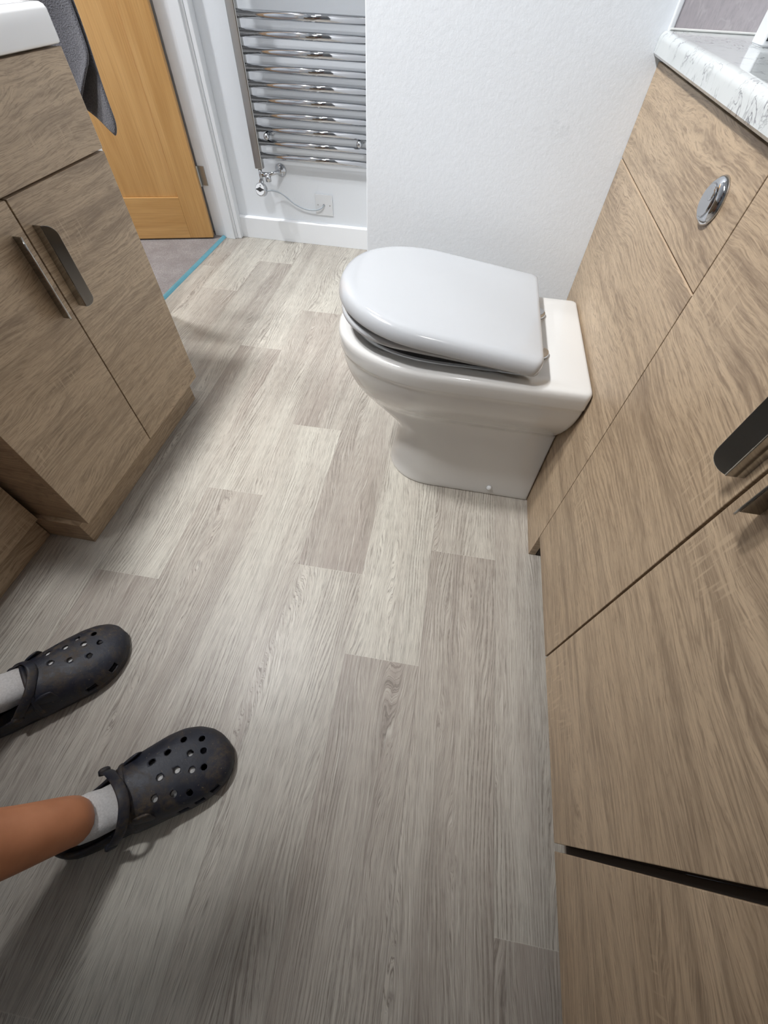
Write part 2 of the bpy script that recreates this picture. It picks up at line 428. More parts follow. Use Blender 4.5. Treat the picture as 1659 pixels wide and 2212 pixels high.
def struct(name, mb, m, bevel=0, label=None, **kw):
    return tag(mb.build(name, m, None, bevel=bevel, **kw), label, kind='structure')
struct('ceiling', MB().box(XW-2.2, XRW+.1, YF-.1, YB+.1, ZC, ZC+.05), M['ceiling'])
struct('wall_right', MB().box(XRW, XRW+.1, YF, YBOX, 0, ZC), M['paint'])
struct('wall_front', MB().box(XW-.12, XRW+.1, YF-.1, YF, 0, ZC), M['paint'])
struct('wall_left', MB().box(XW-.12, XW, YF, DY0-.03, 0, ZC).box(XW-.12, XW, DY0-.03, DY1+.03, DTOP+.03, ZC).box(XW-.12, XW, DY1+.03, YB, 0, ZC), M['paint'])
struct('wall_back', MB().box(XW-2.2, XBOX+.01, YB, YB+.1, 0, ZC), M['paint'])
struct('wall_boxing', MB().box(XBOX, XRW+.1, YBOX, YB+.1, 0, ZC), M['paint'], bevel=0.002)
struct('wall_hallway', MB().box(XW-2.2, XW-2.1, .2, YB, 0, ZC).box(XW-2.2, XW-.12, .1, .2, 0, ZC), M['paint'])
struct('floor_hallway', MB().box(XW-2.2, -1.262, .2, YB, -.02, .006), M['carpet'], label='mottled grey-beige carpet beyond the doorway')
# skirting with a small chamfer
prof = [(YB, 0), (YB-.015, 0), (YB-.015, .090), (YB-.006, .097), (YB, .097)]
struct('baseboard_back', MB().loft([[Vector((x, y, z)) for y, z in prof] for x in (-1.165, XBOX-.0005)]), M['gloss_white'], bevel=0.001)
struct('baseboard_left', MB().box(XW, XW+.015, YF, .0, 0, .097), M['gloss_white'], bevel=0.002)
# door lining and architraves
struct('trim_1', MB().box(-1.300, XW, DY1, DY1+.03, 0, DTOP+.03).box(-1.300, XW, DY0-.03, DY0, 0, DTOP+.03).box(-1.300, XW, DY0, DY1, DTOP, DTOP+.03)
       .box(-1.236, -1.1905, DY1-.010, DY1, 0, DTOP).box(-1.236, -1.1905, DY0, DY0+.010, 0, DTOP).box(-1.236, -1.1905, DY0, DY1, DTOP-.012, DTOP), M['gloss_white'], bevel=0.0015,
       label='white door lining with its stop bead')
struct('trim_2', MB().box(XW, -1.160, DY1+.004, YB-.0005, 0, DTOP+.07).box(XW, -1.160, DY0-.07, DY0-.004, 0, DTOP+.07).box(XW, -1.160, DY0-.004, DY1+.004, DTOP+.005, DTOP+.07), M['gloss_white'], bevel=0.003,
       label='white architrave around the doorway')
# tiled patch above the worktop and its edge trim
struct('wall_tiled', MB().box(.3065, XRW, YBOX-.009, YBOX-.0002, .860, 1.5), M['tile'])
struct('trim_3', MB().box(.2985, .3065, YBOX-.011, YBOX-.0002, .858, 1.5), M['plastic'], bevel=0.002, label='white plastic tile edging strip')
struct('trim_4', MB().box(.300, XRW-.001, YBOX-.0125, YBOX-.009, .8602, .8635), M['silicone'], bevel=0.002, label='sealant bead behind the worktop')
struct('trim_5', MB().box(XBOX-.002, .30, YBOX-.006, YBOX-.0002, 0.0002, .005), M['silicone'], bevel=0.002, label='white sealant bead at the foot of the boxed wall')

# threshold strip
ts = [( -.012, 0), (-.008, .007), (-.002, .010), (.004, .009), (.010, .003), (.012, 0)]
o = MB().loft([[Vector((-1.255+x, y, z+.0002)) for x, z in ts] for y in (DY0+.001, DY1-.001)]).build('threshold_strip', M['strip'], smooth=False, bevel=0.001)
recenter(o, (-1.255, 1.88, 0)); tag(o, 'blue-tinted metal threshold strip between the carpet and the vinyl floor', 'door threshold')

# hall door, swung out on its hinge
HX, HY = -1.300, 2.252
ang = math.atan2(-.292, -.956)
door = bpy.data.objects.new('door_1', None); C.objects.link(door); door.location = (HX, HY, 0.012); door.rotation_euler = (0, 0, ang)
tag(door, 'oak shaker door standing open into the hallway', kind='structure')
def lbox(name, m, bx, parent=door, bevel=0.0015):
    return MB().box(*bx).build(name, m, parent, bevel=bevel, local=True)
# local: x along leaf, +y faces the room (leaf front), z up
lbox('hinge_stile', M['oak_v'], (.002, .115, -.0, .035, 0, 1.97))
lbox('lock_stile', M['oak_v'], (.645, .76, -.0, .035, 0, 1.97))
lbox('bottom_rail', M['oak_h'], (.1152, .6448, .0, .035, 0, .175))
lbox('top_rail', M['oak_h'], (.1152, .6448, .0, .035, 1.86, 1.97))
lbox('panel', M['oak_v'], (.1152, .6448, .010, .027, .1752, 1.8598))
hg = MB().box(-1.2995, -1.268, DY1-.0035, DY1-.0002, .222, .297).box(-1.302, -1.2985, DY1-.010, DY1-.0005, .222, .297).tube([(-1.3000, DY1-.0135, .220), (-1.3000, DY1-.0135, .299)], .0055)
hinge = hg.build('hinge', M['silver'], None, bevel=0.0005)
hinge.data.transform(Matrix.Rotation(-ang, 4, 'Z') @ Matrix.Translation((-HX, -HY, -.012))); hinge.parent = door

# ------------------------------------------------------------------ cupboard handle (folded strip)
def handle(name, parent, x, y, z0, z1, sx, sy, m=None):
    """x: door face, sx: outward direction, sy: side the wing leans to"""
    t = .0022
    mb = MB()
    mb.box(min(x+sx*.0003, x+sx*.018), max(x+sx*.0003, x+sx*.018), min(y, y+sy*t), max(y, y+sy*t), z0, z1)
    a = Vector((sx*.72, sy*.69, 0)).normalized(); nrm = Vector((a.y, -a.x, 0))
    o = Vector((x+sx*.0175, y+sy*t*.5, 0))
    wd, rr = .0215, .019
    pts = [(0, z0)]
    for i in range(9):
        q = math.pi/2*i/8; pts.append((wd-rr+rr*math.sin(q), z0+rr-rr*math.cos(q)))
    for i in range(9):
        q = math.pi/2*i/8; pts.append((wd-rr+rr*math.cos(q), z1-rr+rr*math.sin(q)))
    pts.append((0, z1))
    mb.poly([o + a*u + Vector((0, 0, w)) for u, w in pts], nrm*t)
    return mb.build(name, m or M['chrome_dark'], parent, bevel=0.0006)

# ------------------------------------------------------------------ right-hand run
# toilet housing unit
wc = empty('toilet_unit', (XR, .9, 0), 'oak-effect housing unit behind the toilet with round flush button', 'cabinet')
MB().box(XR, XR+.018, .6055, YBOX-.0006, .0005, .6795).build('lower_panel', M['oak_lam'], wc, bevel=0.0008)
MB().box(XR+.0005, XR+.0178, .6056, YBOX-.0008, .6796, .6803).build('panel_edging', M['oak_edge'], wc)
up_ = MB().box(XR, XR+.018, .6055, YBOX-.0006, .6835, .822).build('upper_panel', M['oak_lam'], wc, bevel=0.0008)
MB().box(XR+.0195, XRW-.004, .6055, YBOX-.001, .0005, .828).build('carcass', M['shadow_gap'], wc)
fb = tag(MB().lathe((XR, .687, .759), (-1, 0, 0), [(0, .0262), (.002, .0262), (.0055, .0245), (.0085, .0205), (.0095, .0185), (.0088, .0178)], 48).build('flush_button', M['chrome'], wc, smooth=True), 'round chrome dual flush button')
MB().lathe((XR, .687, .759), (-1, 0, 0), [(.0070, .0172), (.0104, .0172), (.0112, .016), (.0112, .001)], 48).build('large_push', M['chrome'], fb, smooth=False, bevel=0.0004)
MB().lathe((XR, .680, .768), (-1, 0, 0), [(.0108, .0072), (.0122, .0072), (.0126, .0062), (.0126, .001)], 32).build('small_push', M['chrome'], fb, bevel=0.0003)

def base_cab(name, label, y0, y1, doors, handles):
    """doors: list of (y0, y1)"""
    root = empty(name, (XR, (y0+y1)/2, 0), label, 'cabinet')
    MB().box(XR+.0195, XRW-.004, y0, y1, .0887, .828).build('carcass', M['shadow_gap'], root)
    MB().box(XR+.055, XR+.073, y0, y1, .0005, .0880).build('plinth', M['oak_lam'], root)
    for (a, b), hd in zip(doors, handles):
        d = MB().box(XR, XR+.018, a, b, .0887, .822).build('door', M['oak_lam'], root, bevel=0.0010)
        e = .0003
        if hd: handle('handle', d, XR, hd[0], .646, .798, -1, hd[1])
    return root
base_cab('base_cabinet', 'oak-effect two-door cupboard between the toilet unit and the wide dark gap', .0002, .6042, [(.3075, .6034), (.0020, .3032)], [(.316, 1), (.274, -1)])
base_cab('base_cabinet', 'oak-effect cupboard nearest the camera, past the wide dark gap, no handle in view', -.60, -.0001, [(-.3020, -.0085), (-.599, -.3055)], [None, (-.32, -1)])

# worktop, rolled front edge
x0, x1, z0, z1 = .290, XRW-.0005, .8285, .8600
pr = [(x1, z0), (x0+.004, z0), (x0, z0+.004)]
for i in range(21):
    q = math.pi/2*i/20; pr.append((x0+.012-.012*math.cos(q), z1-.012+.012*math.sin(q)))
pr.append((x1, z1))
o = MB().loft([[Vector((x, y, z)) for x, z in pr] for y in (-.60, YBOX-.0006)]).build('worktop', M['marble'])
recenter(o, (.45, .3, .8285)); tag(o, 'white marble-effect worktop with grey veins on the right-hand cupboards', 'worktop')

# bottle at the picture's edge: white with a black label
bt = empty('toiletry_bottle', (.438, 1.045, .8601), 'white bottle with black label standing on the marble-effect worktop', 'bottle')
def rrect(cx, cy, hx, hy, r, z, n=6):
    out = []
    for qx, qy, a0 in ((1,1,0),(-1,1,90),(-1,-1,180),(1,-1,270)):
        for i in range(n+1):
            a = R(a0+90*i/n); out.append(Vector((cx+qx*(hx-r)+r*math.cos(a), cy+qy*(hy-r)+r*math.sin(a), z)))
    return out
cx, cy = .4345, 1.045
MB().loft([rrect(cx, cy, .0375, .0205, .003, z) for z in (.8602, .8608)] + [rrect(cx, cy, .039, .022, .004, z) for z in (.8625, .985)] +
          [rrect(cx, cy, .034, .018, .012, .997), rrect(cx, cy, .016, .014, .012, 1.004), rrect(cx, cy, .015, .0145, .013, 1.010)]).build('bottle_body', M['plastic'], bt, smooth=False)
MB().loft([rrect(cx, cy, .017, .0165, .014, z) for z in (1.0101, 1.035)]).build('cap', M['plastic'], bt, bevel=0.002)
lb = MB().box(cx-.0350, cx+.0350, cy-.0226, cy-.0221, .8668, .968).build('label', M['label_black'], bt)
def letter(ch, x, z, h, par, y=cy-.0227):
    c = bpy.data.curves.new('lettering', 'FONT'); c.body = ch; c.size = h; c.extrude = .0002
    t = bpy.data.objects.new('lettering', c); C.objects.link(t)
    dg = bpy.context.evaluated_depsgraph_get(); me = bpy.data.meshes.new_from_object(t.evaluated_get(dg)); bpy.data.objects.remove(t)
    o = bpy.data.objects.new('lettering', me); C.objects.link(o)
    me.transform(Matrix.Translation(Vector((x, y, z)) - root_off(par)) @ Matrix.Rotation(R(90), 4, 'X'))
    me.materials.append(M['plastic']); o.parent = par
    return o
letter('F', cx-.0335, .8695, .0085, lb); letter('M', cx-.0335, .8785, .0085, lb)

# ------------------------------------------------------------------ left-hand run
XL = -.806
van = empty('vanity_unit', (-.99, .73, 0), 'oak-effect vanity unit under the white basin with two handled doors', 'cabinet')
MB().box(XW+.001, XL-.0195, .4315, 1.0325, .075, .810).build('carcass', M['oak_lam'], van, bevel=0.001)
MB().box(XW+.001, -.8247, .4187, 1.0087, .0005, .0748).build('plinth', M['oak_lam'], van, bevel=0.001)
MB().box(XL-.018, XL, .4295, 1.0345, .6610, .8085).build('drawer_front', M['oak_lam'], van, bevel=0.0009)
MB().box(XL-.0175, XL-.0005, 1.0345, 1.0352, .662, .8075).build('edging_strip', M['oak_edge'], van)
for a, b, hy, sy in ((.7345, 1.0345, .755, 1), (.4295, .7310, .7045, -1)):
    d = MB().box(XL-.018, XL, a, b, .075, .6560).build('door', M['oak_lam'], van, bevel=0.0009)
    MB().box(XL-.0175, XL-.0005, a+.001, b-.001, .6560, .6565).build('door_edging', M['oak_edge'], d)
    handle('handle', d, XL, hy, .458, .611, 1, sy)

# basin slab with bowl
ba = empty('wash_basin', (-.99, .73, .812), 'white ceramic basin slab on top of the vanity unit', 'basin')
cx, cy, hx, hy = (XW+.0015-.7995)/2, .7325, (XW+.0015+.7995)/-2, .3035
MB().loft([rrect(cx, cy, hx-.004, hy-.004, .006, .8125), rrect(cx, cy, hx-.001, hy-.001, .008, .8145), rrect(cx, cy, hx, hy, .010, .818), rrect(cx, cy, hx, hy, .010, .854),
           rrect(cx, cy, hx-.002, hy-.002, .010, .859), rrect(cx, cy, hx-.006, hy-.006, .010, .862), rrect(cx, cy, hx-.022, hy-.022, .012, .862),
           rrect(cx, cy, hx-.028, hy-.028, .016, .858), rrect(cx, cy, hx-.036, hy-.04, .04, .845), rrect(cx, cy, hx-.05, hy-.08, .06, .825), rrect(cx, cy, hx-.1, hy-.2, .06, .818)]).build('basin_body', M['basin_white'], ba, smooth=True, sub=0)
MB().lathe((cx, cy, .817), (0, 0, 1), [(0, .022), (.003, .022), (.004, .018), (.003, .003)]).build('drain', M['chrome'], ba, smooth=True)

lw = empty('storage_unit', (-1.06, .1, 0), 'darker shallow oak-effect cupboard tucked beside the vanity unit', 'cabinet')
MB().box(XW+.001, -.9535, -.195, .4180, .0752, .810).build('carcass', M['shadow_gap'], lw)
MB().box(XW+.001, -.952, -.193, .4160, .0005, .0748).build('plinth', M['oak_lam'], lw, bevel=0.001)
MB().box(XW+.001, -.930, -.195, .4290, .8102, .832).build('top_panel', M['oak_lam'], lw, bevel=0.001)
for a, b in ((.1135, .4175), (-.194, .1105)):
    MB().box(-.953, -.935, a, b, .0755, .8080).build('door', M['oak_lam'], lw, bevel=0.0009)

# towel hanging from a rail just beyond the basin
rail = empty('towel_rail', (XW, 1.1525, 1.058), 'chrome towel rail arm on the wall beyond the basin', 'towel rail')
MB().tube([(XW+.006, 1.1525, 1.058), (-.80, 1.1525, 1.058)], .005).lathe((XW+.0005, 1.1525, 1.058), (1, 0, 0), [(0, .022), (.008, .022), (.010, .015), (.010, .002)]).build('rail_arm', M['chrome'], rail, smooth=True)

def towel():
    mb = MB()
    # plan profile swept down; several folds
    def sheet(xl, xr, ztop, zl, zr, y, amp, ph, tk=.004):
        loops = []
        nz, nx = 26, 28
        for i in range(nz+1):
            v = i/nz; row = []
            for jn in range(nx+1):
                u = jn/nx
                x = xl(v)+(xr(v)-xl(v))*u
                zb = zl+(zr-zl)*u
                z = ztop+(zb-ztop)*v
                yy = y + amp*math.sin(u*7.5+ph+v*1.2)*(0.35+0.65*v) + .006*math.sin(v*9+u*3)*min(1, v*3)
                row.append((x, yy, z))
            loops.append(row)
        rows = [[mb.bm.verts.new(p) for p in r] for r in loops]
        for a, b in zip(rows, rows[1:]):
            for i in range(nx): mb.bm.faces.new((a[i], a[i+1], b[i+1], b[i]))
        return rows[0]
    r1 = sheet(lambda v: -1.00, lambda v: -.824-.012*math.sin(v*3)-.085*max(0, v-.76)/.24, 1.066, .70, .695, 1.140, .006, 0.4)
    r2 = sheet(lambda v: -1.01+.05*v, lambda v: -.842+.008*v-.016*max(0, v-.95)/.05, 1.066, .735, .652, 1.165, .006, 2.0)
    mid = [mb.bm.verts.new((p.co+q.co)/2 + Vector((0, 0, .010))) for p, q in zip(r1, r2)]
    for i in range(28):
        mb.bm.faces.new((r1[i], r1[i+1], mid[i+1], mid[i])); mb.bm.faces.new((mid[i], mid[i+1], r2[i+1], r2[i]))
    bmesh.ops.recalc_face_normals(mb.bm, faces=mb.bm.faces)
    o = mb.build('hand_towel', M['towel'], smooth=True)
    s = o.modifiers.new('solid', 'SOLIDIFY'); s.thickness = .006
    b = o.modifiers.new('sub', 'SUBSURF'); b.levels = 1; b.render_levels = 1
    recenter(o, (-.93, 1.165, .66))
    return tag(o, 'dark grey cloth towel hanging between the basin and the oak door', 'towel')
towel()

# ------------------------------------------------------------------ towel radiator
rad = empty('towel_radiator', (-.70, 2.25, .314), 'chrome ladder towel radiator on the back wall beside the doorway', 'radiator')
for x in (-.979, -.408):
    pts = [(q.x, q.y) for q in rrect(x, 2.249, .019, .0145, .006, 0)]
    MB().loft([[Vector((px, py, z)) for px, py in pts] for z in (.314, 1.48)]).build('upright', M['chrome_dark'], rad, bevel=0.002)  # darker metal than the rungs: a dark reflection put into the colour
zs = [.361, .4065, .4520, .4975, .5425, .5875, .6325, .6780, .7235, .7690] + [.93+.045*i for i in range(6)] + [1.30+.045*i for i in range(4)]
for z in zs:
    MB().tube([(-.968, 2.252, z), (-.419, 2.252, z)], .0120, 20).build('rung', M['chrome'], rad, smooth=True)
for x, z in ((-.920, .4290), (-.505, .4290), (-.920, 1.20), (-.505, 1.20)):
    MB().lathe((x, YB-.0005, z), (0, -1, 0), [(0, .011), (.004, .011), (.005, .006), (.062, .006), (.063, .0125), (.071, .0125), (.076, .010), (.079, .005), (.0795, .0005)], 28).build('wall_bracket', M['chrome'], rad, smooth=True)
vl = MB().tube([(-.979, 2.247, .3139), (-.979, 2.247, .270)], .0085).build('valve_tail', M['chrome'], rad, smooth=True)
he = MB().tube([(-.981, 2.250, .268), (-.983, 2.236, .246)], .011)
he = he.lathe((-.984, 2.250, .232), (-.10, -.95, .30), [(-.002, .022), (0, .0265), (.022, .0265), (.025, .024), (.0255, .0235)], 40).build('heating_element', M['chrome'], rad, smooth=False, bevel=0.001)
d = Vector((-.10, -.95, .30)).normalized(); c0 = Vector((-.984, 2.250, .232)) + d*.0257
MB().lathe(c0, d, [(0, .0222), (.0008, .0222), (.001, .021)], 36).build('control_dial', M['plastic'], he)
u = d.orthogonal().normalized()
hx_ = Vector((1, 0, 0)) - d*d.x; hx_.normalize(); hz_ = d.cross(hx_)
pp = []
for i in range(40):
    t = 2*math.pi*i/40; x_ = .021*math.cos(t); z_ = (.0036 + .0050*math.exp(-(x_/.008)**2))*math.sin(t); pp.append(c0 + d*.0012 + hx_*x_ + hz_*z_)
tag(MB().poly(pp, d*.0012).build('dial_grip', M['black'], he), 'dark grey grip bar across the dial')
lv = MB().tube([(-.970, 2.247, .292), (-.935, 2.247, .292)], .0095).tube([(-.945, 2.247, .292), (-.945, 2.247, .268)], .013)
lv = lv.tube([(-.937, 2.247, .294), (-.905, 2.285, .297), (-.902, YB-.001, .297)], .0075).build('side_valve', M['chrome'], rad, smooth=True)
MB().lathe((-.902, YB-.0005, .297), (0, -1, 0), [(0, .026), (.003, .0255), (.008, .021), (.013, .013), (.022, .010), (.0225, .0085)], 40).build('pipe_cover', M['chrome'], rad, smooth=True)
cp = bez([(-.966, 2.240, .230), (-.935, 2.250, .232), (-.895, 2.270, .215), (-.845, 2.285, .175), (-.795, 2.290, .157), (-.745, 2.288, .157), (-.715, 2.290, .166), (-.702, YB-.012, .176), (-.702, YB-.0098, .1765)], 8)
MB().tube(cp, .0032, 10).build('power_cable', M['cable'], rad, smooth=True)
tag(rad.children[-1], 'thin grey cable')

so = empty('cable_outlet', (-.702, YB, .176), 'square white cable outlet plate low on the back wall', 'socket')
MB().box(-.745, -.659, YB-.0090, YB-.0004, .133, .219).build('faceplate', M['plastic'], so, bevel=0.002, seg=3)
for x in (-.732, -.672):
    MB().lathe((x, YB-.0089, .176), (0, -1, 0), [(0, .0026), (.0010, .0026), (.0012, .002)], 16).build('screw', M['silver'], so)
MB().lathe((-.702, YB-.0089, .1765), (0, -1, 0), [(0, .0045), (.0008, .0045), (.0010, .0035)], 16).build('cable_hole', M['black'], so)

# ------------------------------------------------------------------ toilet
def dloop(xb, xf, hw, xs, z, yc=.910, rb=.012, n1=6, n2=5, n3=4, n4=40, p=2.15):
    """D outline: back edge at xb, sides, rounded front to xf; constant vertex count"""
    out = []
    rb = min(rb, hw*.8)
    for i in range(n1): out.append((xb, yc + (hw-rb)*(-1 + 2*i/n1)))
    for i in range(n2):
        a = math.pi/2*i/n2; out.append((xb-rb+rb*math.cos(a), yc+hw-rb+rb*math.sin(a)))
    for i in range(n3): out.append((xb-rb+(xs-xb+rb)*i/n3, yc+hw))
    for i in range(n4):
        a = math.pi*i/n4; c, s = math.cos(a), math.sin(a)
        out.append((xs-(xs-xf)*abs(s)**(2/p), yc+hw*math.copysign(abs(c)**(2/p), c)))
    for i in range(n3): out.append((xs+(xb-rb-xs)*i/n3, yc-hw))
    for i in range(n2):
        a = math.pi/2*i/n2; out.append((xb-rb+rb*math.sin(a), yc-hw+rb-rb*math.cos(a)))
    return [Vector((x, y, z)) for x, y in out]

wcp = empty('toilet', (.05, .91, 0), 'white back-to-wall toilet with D-shaped lid slightly raised at the front', 'toilet')
def lerp_slices(keys, per=4):
    out = []
    for i in range(len(keys)-1):
        p0 = keys[max(i-1,0)]; p1 = keys[i]; p2 = keys[i+1]; p3 = keys[min(i+2, len(keys)-1)]
        for j in range(per):
            t = j/per
            lin = [a+(b-a)*t for a, b in zip(p1, p2)]
            cr = [0.5*((2*b)+(c-a)*t+(2*a-5*b+4*c-d)*t*t+(3*b-a-3*c+d)*t**3) for a, b, c, d in zip(p0, p1, p2, p3)]
            z = lin[0]
            out.append([z]+cr[1:])
    out.append(keys[-1]); return out
XBK = .3035
# z, back x, front x, half width, straight-to x, back corner radius
K = [(.0006, XBK, -.116, .1205, .02, .006), (.004, XBK, -.118, .1225, .02, .006), (.030, XBK, -.115, .1200, .02, .006), (.085, XBK, -.108, .1155, .02, .006), (.140, XBK, -.104, .1110, .02, .006), (.170, XBK, -.112, .1085, .015, .006),
     (.195, XBK, -.140, .1070, .01, .006), (.218, XBK, -.172, .1070, .005, .008), (.236, XBK, -.194, .1095, .0, .010), (.247, XBK, -.204, .1160, .0, .016), (.262, XBK, -.214, .1285, .0, .016), (.285, XBK, -.227, .1465, .0, .016), (.315, XBK, -.2385, .1660, .0, .016),
     (.345, XBK, -.2465, .1795, 0, .014), (.375, XBK, -.2510, .1860, 0, .012)]
sl = lerp_slices(K, 3)
sl += [[.3835, XBK, -.2520, .1868, 0, .012], [.3870, XBK, -.2552, .1896, 0, .012], [.3915, XBK, -.2565, .1905, 0, .012], [.4100, XBK, -.2570, .1912, 0, .012], [.4190, XBK, -.2568, .1910, 0, .012],
       [.4245, XBK-.0005, -.2550, .1890, 0, .012], [.4275, XBK-.002, -.2520, .1860, 0, .012], [.4290, XBK-.004, -.2480, .1820, 0, .012], [.4295, XBK-.008, -.2420, .176, 0, .012]]
loops = [dloop(xb, xf, hw, xs, z, rb=rb) for z, xb, xf, hw, xs, rb in sl]
loops += [dloop(.150, -.212, .143, 0, .4290), dloop(.146, -.208, .139, 0, .4250), dloop(.142, -.206, .136, 0, .40), dloop(.13, -.18, .12, -.01, .33), dloop(.09, -.12, .085, -.01, .26), dloop(.06, -.06, .05, 0, .24)]
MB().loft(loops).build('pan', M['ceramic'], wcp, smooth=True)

def tilt(loops, px, pz, a):
    c, s = math.cos(a), math.sin(a)
    return [[Vector((px+(p.x-px)*c+(p.z-pz)*s, p.y, pz-(p.x-px)*s+(p.z-pz)*c)) for p in lp] for lp in loops]
# seat ring, hinged up a little
zb = .4365
so_ = [dloop(.160, -.2440, .1660, -.09, zb, rb=.02), dloop(.163, -.2470, .1690, -.09, zb+.003, rb=.02), dloop(.163, -.2470, .1690, -.09, zb+.0105, rb=.02), dloop(.159, -.2430, .1650, -.09, zb+.0145, rb=.02),
       dloop(.110, -.185, .118, -.05, zb+.0145, rb=.05), dloop(.106, -.181, .114, -.05, zb+.010, rb=.05), dloop(.106, -.181, .114, -.05, zb, rb=.05)]
so_.append(so_[0])
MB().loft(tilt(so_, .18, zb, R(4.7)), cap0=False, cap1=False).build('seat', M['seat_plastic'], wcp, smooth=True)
# lid
L0 = .4490
lid = [dloop(.175, -.240, .177, -.047, L0+.003, rb=.03), dloop(.184, -.2490, .1860, -.047, L0, rb=.022), dloop(.1870, -.2520, .1890, -.047, L0+.0012, rb=.020), dloop(.1880, -.2530, .1900, -.047, L0+.004, rb=.020),
       dloop(.1880, -.2520, .1893, -.047, L0+.016, rb=.018), dloop(.1877, -.2490, .1870, -.047, L0+.0235, rb=.018), dloop(.1868, -.2445, .1835, -.047, L0+.0285, rb=.018),
       dloop(.1850, -.2380, .1785, -.047, L0+.0318, rb=.016), dloop(.1825, -.2300, .1720, -.047, L0+.0335, rb=.014), dloop(.177, -.2200, .164, -.047, L0+.0342, rb=.014), dloop(.14, -.17, .12, -.04, L0+.0348), dloop(.09, -.09, .06, -.02, L0+.0350)]
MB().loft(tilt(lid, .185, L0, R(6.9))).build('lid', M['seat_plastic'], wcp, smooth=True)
for y in (.838, 1.000):
    MB().lathe((.1985, y, .4296), (0, 0, 1), [(0, .0205), (.0015, .0205), (.0080, .0200), (.0098, .0185), (.0104, .014), (.0106, .001)], 36).build('hinge_cap', M['chrome'], wcp, smooth=True)
MB().lathe((.188, .7895, .0300), (0, -1, .1), [(0, .0078), (.003, .0078), (.0065, .006), (.008, .003), (.0082, .0005)], 24).build('fixing_cap', M['plastic'], wcp, smooth=True)

# ------------------------------------------------------------------ person: leg bodies, socks, clogs
def apply_mods(o):
    dg = bpy.context.evaluated_depsgraph_get(); dg.update()
    me = bpy.data.meshes.new_from_object(o.evaluated_get(dg))
    old = o.data; o.modifiers.clear(); o.data = me
    return o

def skin_mesh(name, verts, edges, radii, root, m, parent, sub=2, off=(0,0,0)):
    me = bpy.data.meshes.new(name)
    me.from_pydata([Vector(v)-Vector(off) for v in verts], edges, [])
    o = bpy.data.objects.new(name, me); C.objects.link(o)
    me.skin_vertices.new() if hasattr(me.skin_vertices, 'new') and not me.skin_vertices else None
    s = o.modifiers.new('skin', 'SKIN'); s.use_smooth_shade = True; s.branch_smoothing = 0.6
    if not me.skin_vertices:
        bm_ = bmesh.new(); bm_.from_mesh(me); bm_.verts.layers.skin.verify(); bm_.to_mesh(me); bm_.free()
    sv = me.skin_vertices[0].data
    for i, r in enumerate(radii):
        sv[i].radius = r if isinstance(r, tuple) else (r, r)
        sv[i].use_root = (i == root)
    u = o.modifiers.new('sub', 'SUBSURF'); u.levels = sub; u.render_levels = sub
    apply_mods(o)
    o.data.materials.clear(); o.data.materials.append(m)
    o.data.polygons.foreach_set('use_smooth', [True]*len(o.data.polygons))
    if parent is not None: o.parent = parent
    return o

RO, RA = (-.519, -.159), R(40)
LO, LA = (-.800, -.030), R(50)
def f2w(o, a, x, y, z): return (o[0]+x*math.cos(a)-y*math.sin(a), o[1]+x*math.sin(a)+y*math.cos(a), z)

V, E, RD = [], [], []
def add(p, r, frm=None):
    V.append(p); RD.append(r)
    if frm is not None: E.append((frm, len(V)-1))
    return len(V)-1
PC = (-.70, -.15, .92)
pel = add(PC, (.135, .10))
for (o_, a_, hip, knee, calf, shin) in ((RO, RA, (-.625, -.225, .84), (-.560, -.165, .50), (-.545, -.168, .34), (-.508, -.145, .20)),
                                  (LO, LA, (-.780, -.080, .84), (-.790, -.005, .50), (-.800, -.015, .34), (-.786, -.002, .20))):
    h = add(hip, .082, pel); 
    t2 = add(tuple((a+b)/2 for a, b in zip(hip, knee)), .070, h)
    kn = add(knee, .054, t2); cf = add(calf, .058, kn); sh = add(shin, .049, cf)
    an = add(f2w(o_, a_, .074, .006, .100), .0385, sh)
    hl = add(f2w(o_, a_, .060, .004, .052), .030, an)
    b1 = add(f2w(o_, a_, .13, .004, .048), (.026, .024), hl)
    b2 = add(f2w(o_, a_, .20, .004, .040), (.022, .012), b1)
    b3 = add(f2w(o_, a_, .245, .004, .036), (.014, .008), b2)
sp = add((-.685, -.135, 1.07), (.125, .09), pel); ch = add((-.625, -.075, 1.25), (.145, .10), sp)
nb = add((-.575, -.025, 1.38), .06, ch); nk = add((-.550, .0, 1.44), .052, nb); hd1 = add((-.515, .035, 1.49), .072, nk); hd2 = add((-.490, .060, 1.56), .080, hd1); hd3 = add((-.490, .060, 1.63), .055, hd2)
ns = add((-.425, .125, 1.50), .010, hd2)
for sgn in (1, -1):
    q = lambda f, s, z: (-.60+f*math.cos(R(45))-sgn*s*math.sin(R(45)), -.05+f*math.sin(R(45))+sgn*s*math.cos(R(45)), z)
    ear = add(q(.12, .088, 1.55), .010, hd2)
    s1 = add(q(-.03, .17, 1.34), .055, ch); el = add(q(-.09, .22, 1.08), .042, s1); wr = add(q(.11, .15, 1.08), .026, el); pm = add(q(.17, .12, 1.08), (.034, .014), wr)
    add(q(.185, .075, 1.105), .0085, add(q(.17, .09, 1.095), .010, wr))
    for i in range(4):
        f1 = add(q(.225, .095+.018*i, 1.085-.004*i), .0085, pm); f2 = add(q(.250, .090+.016*i, 1.068), .008, f1); add(q(.252, .082+.016*i, 1.045), .007, f2)
pr_ = empty('person', (-.66, -.10, 0), 'person standing at the left edge, bare shin, white ankle socks, muddy dark navy clogs', 'person')
off = (-.66, -.10, 0)
skin_mesh('body', V, E, RD, 0, M['skin'], pr_, 2, off)

